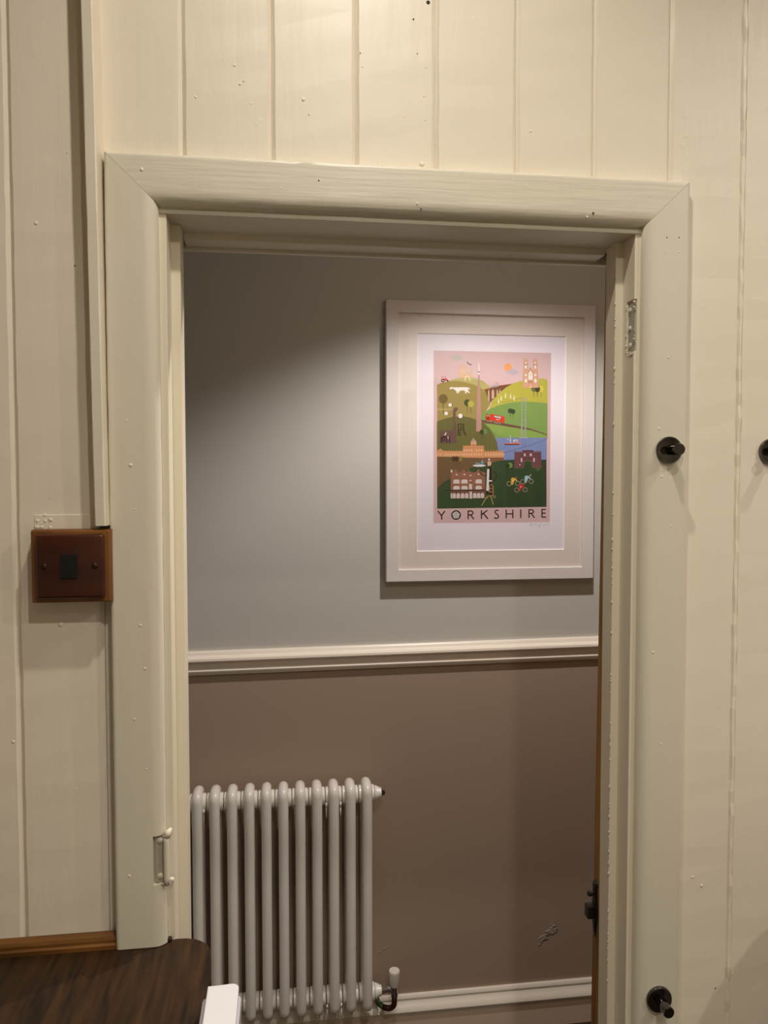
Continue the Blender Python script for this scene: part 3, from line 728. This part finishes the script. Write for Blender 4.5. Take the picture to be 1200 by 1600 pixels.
# abbey
ab = K(226, 186, 150)
for x, w_, t in ((275, 14, 186), (297, 12, 190), (318, 14, 182), (336, 12, 188), (393, 12, 216)):
    a.P(fb, [(x, 304), (x, t), (x+w_/2, t-12), (x+w_, t), (x+w_, 304)], ab)
a.P(fb, [(275, 304), (275, 240), (350, 240), (362, 262), (405, 262), (405, 300)], ab)
for x in (290, 312, 334): a.R(fb, x, 222, x+5, 268, K(240, 215, 185))
a.S(fb, [(334, 330), (338, 302), (356, 282), (374, 302), (380, 330)], 8, K(240, 232, 190))
a.S(fb, [(354, 154), (366, 172), (380, 181), (398, 180)], 9, K(104, 74, 78))
# clouds and sun
cl = K(206, 192, 190)
def cloud(x, y, s_, col):
    a.P(fb, [(x+s_*dx, y+s_*dy) for dx, dy in ((-58, 4), (-48, -14), (-22, -18), (-4, -32), (22, -28), (34, -12), (54, -10), (60, 6), (44, 20), (22, 22), (4, 34), (-16, 24), (-40, 20))], col)
cloud(258, 118, 1.0, K(200, 190, 184)); a.C(fb, 737, 204, 38, K(246, 168, 98)); cloud(780, 246, 1.0, K(196, 182, 192))
# tractor
rd = K(214, 56, 48)
a.R(fb, 118, 292, 122, 318, rd); a.R(fb, 118, 292, 138, 296, rd); a.R(fb, 136, 294, 139, 316, rd); a.R(fb, 122, 312, 150, 330, rd); a.P(fb, [(146, 308), (170, 314), (172, 328), (146, 332)], rd); a.R(fb, 152, 290, 156, 310, K(60, 40, 40))
a.C(fb, 129, 330, 16, K(46, 38, 40)); a.C(fb, 129, 330, 6, WHT); a.C(fb, 174, 332, 8, K(46, 38, 40))
# white horse cut in the hill
a.P(fb, [(191, 408), (193, 396), (205, 386), (222, 392), (262, 391), (310, 389), (350, 390), (372, 396), (383, 402), (378, 410), (366, 404), (362, 412), (368, 428), (380, 442), (368, 445), (352, 428), (346, 446), (335, 446), (334, 424), (312, 418), (290, 424), (274, 430), (284, 446), (270, 440), (258, 450), (254, 428), (236, 412), (224, 404), (210, 404), (200, 412)], WHT)
# trees and sheep
tb = K(104, 86, 50); dt = K(60, 60, 44)
a.tree(fb, 132, 498, 42, K(116, 100, 62), tb, 84, ry=44)
for x in range(78, 210, 9): a.S(fb, [(x, 606), (x+5, 584 + (x % 3)*6)], 3, K(206, 190, 140))
a.tree(fb, 354, 533, 30, K(70, 78, 56), tb, 60, ry=32); a.tree(fb, 388, 544, 29, K(186, 180, 80), tb, 58, ry=31)
for x, y, r, dx in ((195, 554, 16, 18), (158, 632, 17, -19), (290, 655, 21, 25)):
    a.C(fb, x+dx, y+2, 6, K(70, 60, 50)); a.C(fb, x, y, r, WHT)
a.tree(fb, 756, 608, 23, K(58, 80, 54), K(84, 110, 60), 42); a.tree(fb, 780, 614, 23, K(52, 70, 50), K(120, 110, 60), 44)
a.tree(fb, 980, 402, 25, K(110, 116, 74), K(90, 80, 50), 48, ry=28); a.tree(fb, 1050, 402, 25, K(216, 204, 84), K(140, 120, 60), 48, ry=30); a.tree(fb, 1015, 404, 25, K(70, 64, 46), K(80, 66, 40), 46, ry=30)
a.tree(fc, 516, 80, 22, K(96, 150, 84), K(80, 90, 50), 44, ry=24); a.tree(fc, 488, 86, 21, K(72, 66, 40), K(80, 76, 44), 42, ry=24)
# bridge pylon
gy = K(160, 170, 156)
for x in (868, 902):
    a.P(fb, [(x-5, 484), (x+3, 484), (x+2, 840), (x-8, 840)], gy)
for y in (490, 512, 540, 596, 690, 790): a.R(fb, 862, y, 904, y+5, gy)
for x in (856, 892): a.R(fc, x, 0, x+8, 140, gy)
a.R(fc, 846, 132, 916, 144, K(170, 172, 178)); a.R(fc, 862, 144, 896, 220, K(116, 132, 176)); a.R(fc, 868, 150, 888, 205, K(128, 146, 190))
# walkers
for x, y in ((648, 516), (672, 490), (712, 466), (760, 472), (793, 488)):
    a.P(fb, [(x-6, y+22), (x-8, y-2), (x, y-14), (x+8, y-6), (x+5, y+6), (x+8, y+22)], K(236, 226, 180)); a.C(fb, x, y-19, 5, K(236, 226, 180))
# red lorry
a.P(fb, [(566, 634), (704, 664), (700, 722), (562, 694)], K(228, 58, 44)); a.P(fb, [(530, 636), (552, 640), (552, 660), (562, 664), (562, 702), (524, 690), (524, 664)], K(176, 34, 36)); a.P(fb, [(532, 646), (550, 650), (548, 664), (530, 658)], K(168, 170, 110))
a.P(fb, [(598, 648), (676, 664), (674, 686), (600, 670)], K(96, 24, 24)); a.P(fb, [(604, 652), (670, 666), (669, 680), (605, 667)], WHT); a.P(fb, [(624, 678), (656, 685), (655, 698), (624, 692)], K(240, 190, 176))
for x, y in ((548, 702), (572, 706), (612, 716), (632, 720), (656, 724)): a.C(fb, x, y, 6, K(236, 214, 200)); a.C(fb, x, y-2, 4, K(40, 30, 30))
# great house
hs = K(214, 156, 108); hl_ = K(238, 206, 170)
a.P(fc, [(72, 312), (72, 258), (104, 238), (134, 258), (312, 262), (312, 318)], hs); a.P(fc, [(505, 322), (505, 264), (692, 262), (692, 324)], hs)
a.P(fc, [(312, 322), (312, 214), (384, 214), (384, 190), (436, 190), (436, 214), (508, 214), (508, 326)], K(216, 152, 106))
a.S(fc, [(72, 260), (312, 262)], 4, K(180, 120, 80)); a.S(fc, [(312, 232), (508, 234)], 4, K(186, 124, 84)); a.S(fc, [(505, 266), (692, 266)], 4, K(180, 120, 80))
a.C(fc, 411, 188, 28, K(196, 158, 134), ry=34, a0=180, a1=360); a.R(fc, 404, 140, 414, 162, K(196, 158, 134)); a.R(fc, 384, 186, 438, 192, K(232, 196, 160)); a.P(fc, [(386, 214), (411, 198), (436, 214)], K(186, 128, 90))
for x in range(318, 500, 23):
    if abs(x-402) > 8: a.R(fc, x, 246, x+9, 264, hl_)
    a.R(fc, x, 284, x+9, 304, hl_)
for x in list(range(100, 112, 18)) + list(range(146, 306, 22)) + list(range(520, 690, 24)): a.R(fc, x, 286, x+7, 304, hl_)
for x in list(range(150, 310, 26)) + list(range(318, 386, 22)) + list(range(442, 510, 22)) + list(range(520, 690, 26)):
    y = 204 if 312 < x < 508 else 252
    a.R(fc, x, y, x+4, y+12, hs)
# boat
a.P(fc, [(696, 186), (740, 192), (800, 186), (852, 180), (846, 198), (830, 206), (704, 206)], K(226, 120, 96)); a.P(fc, [(698, 198), (846, 198), (832, 207), (702, 207)], K(70, 34, 40)); a.P(fc, [(782, 176), (788, 158), (818, 158), (824, 178)], WHT); a.R(fc, 796, 166, 816, 174, K(60, 66, 96))
a.R(fc, 755, 116, 760, 190, K(220, 220, 226)); a.S(fc, [(722, 150), (758, 166)], 3, WHT); a.S(fc, [(760, 120), (800, 146)], 2, K(100, 110, 150))
# castle gateway
pu = K(112, 70, 76); pd = K(90, 54, 60)
a.P(fc, [(790, 420), (792, 276), (866, 276), (872, 256), (970, 256), (974, 276), (1046, 276), (1048, 420), (962, 420), (962, 372), (945, 356), (890, 356), (878, 374), (878, 424)], pu)
for x in range(792, 860, 19): a.R(fc, x, 266, x+10, 278, pu)
for x in range(980, 1046, 18): a.R(fc, x, 264, x+10, 278, pu)
a.R(fc, 868, 256, 972, 266, pd); a.R(fc, 866, 330, 972, 338, pd)
a.S(fc, [(880, 412), (880, 374), (890, 360), (945, 360), (960, 374), (960, 412)], 4, K(128, 112, 74))
for x0, y0, x1, y1 in ((882, 288, 898, 312), (938, 288, 956, 312), (852, 330, 866, 366), (970, 330, 984, 366), (836, 386, 848, 398)): a.R(fc, x0, y0, x1, y1, K(214, 200, 200))
a.R(fc, 786, 416, 878, 424, K(112, 90, 74)); a.R(fc, 962, 414, 1052, 422, K(112, 90, 74)); a.P(fc, [(985, 424), (1040, 424), (1030, 446), (1012, 456), (994, 446)], K(76, 100, 56))
a.tree(fc, 750, 397, 25, K(110, 150, 74), K(60, 80, 50), 4); a.tree(fc, 728, 402, 20, K(40, 54, 36), K(44, 50, 38), 78)
for x, col in ((284, K(140, 126, 66)), (226, K(74, 54, 36)), (254, K(72, 50, 34))): a.tree(fc, x, 334, 21, col, K(76, 58, 40), 34, ry=24)
# minster
mn = K(218, 172, 140); md = K(196, 146, 112)
for x0, x1 in ((884, 928), (974, 1018)):
    a.P(fb, [(x0-2, 392), (x0, 150), (x0, 106), (x0+7, 128), (x0+18, 128), (x0+22, 108), (x0+26, 128), (x0+37, 128), (x1, 106), (x1, 150), (x1+2, 392)], mn)
    for y0, y1 in ((150, 166), (182, 212), (262, 280), (308, 342)):
        xm = (x0+x1)/2; a.P(fb, [(xm-9, y1), (xm-9, y0+8), (xm, y0), (xm+9, y0+8), (xm+9, y1)], WHT)
    for y in (172, 228, 296, 352): a.R(fb, x0, y, x1, y+6, md)
a.P(fb, [(870, 392), (874, 330), (876, 270), (884, 230), (1018, 230), (1024, 270), (1026, 330), (1028, 360), (1026, 392)], mn)
for x0, x1 in ((884, 928), (974, 1018)):
    for y0, y1 in ((262, 280), (308, 342)):
        xm = (x0+x1)/2; a.P(fb, [(xm-11, y1), (xm-11, y0+8), (xm, y0), (xm+11, y0+8), (xm+11, y1)], WHT)
    a.S(fb, [(x0, 240), (x0, 392)], 4, md); a.S(fb, [(x1, 240), (x1, 392)], 4, md)
a.P(fb, [(924, 250), (950, 198), (976, 250)], md); a.P(fb, [(930, 260), (950, 218), (970, 260)], mn)
a.P(fb, [(930, 318), (930, 262), (950, 226), (970, 262), (970, 318)], WHT); a.R(fb, 930, 270, 970, 273, mn); a.R(fb, 948, 240, 951, 318, mn)
a.R(fb, 930, 322, 970, 350, md); a.P(fb, [(936, 392), (950, 366), (966, 392)], K(232, 196, 166))
# tea-room with its veranda
br = K(150, 104, 84); wn = K(222, 208, 200)
a.P(fc, [(196, 700), (198, 436), (200, 426), (212, 426), (214, 462), (240, 430), (262, 456), (288, 462), (318, 428), (352, 462), (356, 424), (364, 424), (366, 456), (380, 450), (394, 460), (430, 460), (458, 424), (488, 458), (518, 462), (516, 700)], br)
a.R(fc, 198, 438, 212, 458, WHT)
for x, y in ((252, 482), (324, 480), (381, 490), (456, 480), (380, 536)): a.C(fc, x, y, 9, wn, ry=7)
for x0 in (220, 294, 426):
    for y0, y1 in ((526, 564), (586, 620)): a.P(fc, [(x0, y1), (x0+2, y0+8), (x0+14, y0), (x0+48, y0), (x0+58, y0+8), (x0+60, y1)], wn)
a.R(fc, 366, 570, 394, 620, wn)
a.R(fc, 196, 622, 516, 634, K(104, 66, 54)); a.R(fc, 196, 634, 516, 704, K(120, 84, 68))
a.S(fc, [(128, 632), (150, 626), (240, 630), (300, 624), (360, 630), (510, 626)], 8, K(56, 40, 36))
for x in (212, 250, 290, 328, 402, 438, 474): a.P(fc, [(x, 702), (x, 666), (x+8, 654), (x+24, 654), (x+32, 666), (x+32, 702)], wn)
a.R(fc, 370, 640, 394, 706, wn); a.R(fc, 196, 654, 208, 702, wn)
for x in (132, 172): a.S(fc, [(x, 632), (x, 706)], 3, K(40, 50, 38))
# waiter with tray
bk = K(34, 28, 28)
a.P(fc, [(536, 636), (540, 440), (548, 412), (572, 400), (576, 420), (576, 560), (572, 640), (530, 672), (524, 650)], bk)
a.P(fc, [(526, 634), (536, 430), (556, 430), (552, 540), (550, 634)], K(238, 230, 224)); a.P(fc, [(540, 400), (538, 372), (546, 356), (572, 356), (576, 380), (566, 402)], K(222, 178, 150)); a.P(fc, [(544, 356), (542, 338), (556, 328), (576, 350), (572, 360)], K(110, 66, 50)); a.P(fc, [(546, 336), (556, 330), (566, 350), (548, 350)], WHT)
a.ring(fc, 574, 500, 48, 7, bk, a0=-75, a1=80); a.S(fc, [(466, 420), (468, 450), (480, 478), (500, 492), (534, 496)], 7, bk); a.R(fc, 552, 536, 580, 548, WHT)
a.C(fc, 463, 398, 60, K(232, 232, 230), ry=11); tl = K(112, 150, 158)
a.R(fc, 428, 366, 446, 392, tl); a.R(fc, 450, 374, 466, 392, K(140, 170, 176)); a.C(fc, 490, 374, 16, tl); a.R(fc, 484, 350, 496, 362, K(160, 186, 190)); a.S(fc, [(500, 372), (520, 362)], 5, tl)
ch = K(206, 176, 110)
a.P(fc, [(556, 640), (556, 585), (570, 576), (586, 590), (588, 680), (544, 684), (544, 640)], K(64, 34, 30)); a.S(fc, [(556, 640), (556, 590), (570, 572), (588, 590), (590, 684)], 5, ch); a.S(fc, [(540, 682), (594, 682)], 6, ch); a.S(fc, [(544, 612), (590, 612)], 4, ch); a.S(fc, [(544, 644), (590, 644)], 4, ch)
a.S(fc, [(534, 684), (482, 774)], 6, ch); a.S(fc, [(566, 684), (592, 766)], 6, ch); a.ring(fc, 600, 690, 10, 5, ch, a0=-60, a1=150); a.ring(fc, 534, 694, 9, 5, ch, a0=0, a1=180)
# cyclists
for cx, cy, jer in ((780, 540, K(226, 174, 60)), (908, 522, K(160, 200, 206)), (852, 600, K(196, 44, 44))):
    for dx, dy in ((-40, 30), (40, 28)): a.ring(fc, cx+dx, cy+dy, 20, 4, K(188, 176, 150))
    a.P(fc, [(cx-18, cy+40), (cx-22, cy-18), (cx-6, cy-28), (cx+22, cy-22), (cx+40, cy+8), (cx+28, cy+6), (cx+12, cy-6), (cx+4, cy+20), (cx-6, cy+42)], jer); a.S(fc, [(cx-8, cy+4), (cx-2, cy-6), (cx+6, cy+8)], 5, K(246, 236, 220)); a.C(fc, cx+34, cy-30, 9, K(150, 90, 50) if cy != 522 else K(206, 180, 140), ry=6)
# lettering
BL_ = K(38, 24, 24); T = 11.5
def let(strokes):
    for s_ in strokes: a.S(fc, s_, T, BL_)
let([[(78, 818), (111, 862)], [(143, 818), (111, 862)], [(112, 856), (113, 900)]])
a.C(fc, 245, 858, 45, BL_, n=40)
for k in range(5):
    t = radians(-90+72*k); a.C(fc, 245+22*cos(t), 858+22*sin(t), 12.2, WHT)
    t2 = radians(-54+72*k); a.P(fc, [(245+38*cos(t2), 858+38*sin(t2)), (245+26*cos(t2-0.25), 858+26*sin(t2-0.25)), (245+26*cos(t2+0.25), 858+26*sin(t2+0.25))], K(200, 190, 186))
a.C(fc, 245, 858, 15, BL_); a.C(fc, 245, 858, 12.5, WHT)
for k in range(5):
    t = radians(-90+72*k); a.C(fc, 245+22*cos(t), 858+22*sin(t), 5, K(120, 108, 106))
a.C(fc, 245, 858, 6, K(120, 108, 106))
def bowl(x, y0, y1, w_):
    r = (y1-y0)/2; yc = (y0+y1)/2
    return [(x, y0), (x+w_-r, y0)] + [(x+w_-r+r*cos(radians(t)), yc+r*sin(radians(t))) for t in range(-80, 81, 20)] + [(x+w_-r, y1), (x, y1)]
let([[(357, 817), (357, 899)], bowl(357, 822, 858, 44), [(378, 858), (410, 899)]])
let([[(480, 816), (480, 898)], [(536, 817), (484, 856)], [(498, 846), (540, 898)]])
let([[(639, 823), (628, 818), (615, 820), (606, 830), (608, 842), (620, 852), (634, 864), (640, 878), (634, 890), (620, 895), (606, 892), (598, 886)]])
let([[(711, 814), (711, 896)], [(773, 814), (773, 896)], [(711, 854), (773, 854)]])
let([[(848, 813), (848, 895)]])
let([[(926, 813), (926, 895)], bowl(926, 818, 852, 42), [(946, 852), (978, 895)]])
let([[(1049, 812), (1049, 894)], [(1046, 817), (1086, 817)], [(1046, 852), (1084, 852)], [(1046, 889), (1088, 889)]])
me = bpy.data.meshes.new('printed_artwork')
off = world_of(pic)
me.from_pydata([tuple(Vector(v)-off) for v in a.v], [], a.f)
ca = me.color_attributes.new('ink', 'FLOAT_COLOR', 'CORNER')
i = 0
for p, c in zip(me.polygons, a.c):
    for _ in p.loop_indices:
        ca.data[i].color = c; i += 1
me.materials.append(M['ink']); me.update()
art = bpy.data.objects.new('printed_artwork', me); COL.objects.link(art); art.parent = pic
# words on the lorry
for txt, (px, py), size in (('Yorkshire', (606, 664), 0.0042), ('Tea', (628, 691), 0.0048)):
    cu = bpy.data.curves.new('lorry_lettering', 'FONT'); cu.body = txt; cu.size = size
    to = bpy.data.objects.new('lorry_lettering', cu); COL.objects.link(to)
    dg = bpy.context.evaluated_depsgraph_get(); dg.update()
    tm = bpy.data.meshes.new_from_object(to.evaluated_get(dg)); bpy.data.objects.remove(to)
    tm.materials.clear(); tm.materials.append(M['oldwood'])
    t_ = bpy.data.objects.new('lorry_lettering', tm); COL.objects.link(t_); t_.parent = pic
    u, v = fb(px, py)
    t_.location = Vector((PX+u*PW, yP-0.0006, PZ-v*PH)) - off; t_.rotation_euler = (pi/2, radians(12), 0)
# pencil signature under the print
sg = Art()
xs = [785, 790, 788, 794, 800, 798, 806, 812, 818, 816, 824, 830, 836, 840, 838, 846, 852, 858, 864, 870, 876, 882, 886, 888]
ys = [1240, 1222, 1244, 1226, 1240, 1230, 1228, 1240, 1230, 1222, 1244, 1232, 1246, 1224, 1246, 1232, 1228, 1242, 1230, 1240, 1230, 1228, 1236, 1246]
pt = list(zip(xs, ys))
for p, q in zip(pt, pt[1:]): sg.S(fa, [p, q], 1.5, (1, 1, 1, 1))
me = bpy.data.meshes.new('pencil_signature'); me.from_pydata([tuple(Vector(v)-off) for v in sg.v], [], sg.f); me.materials.append(M['pencil'])
o = bpy.data.objects.new('pencil_signature', me); COL.objects.link(o); o.parent = pic
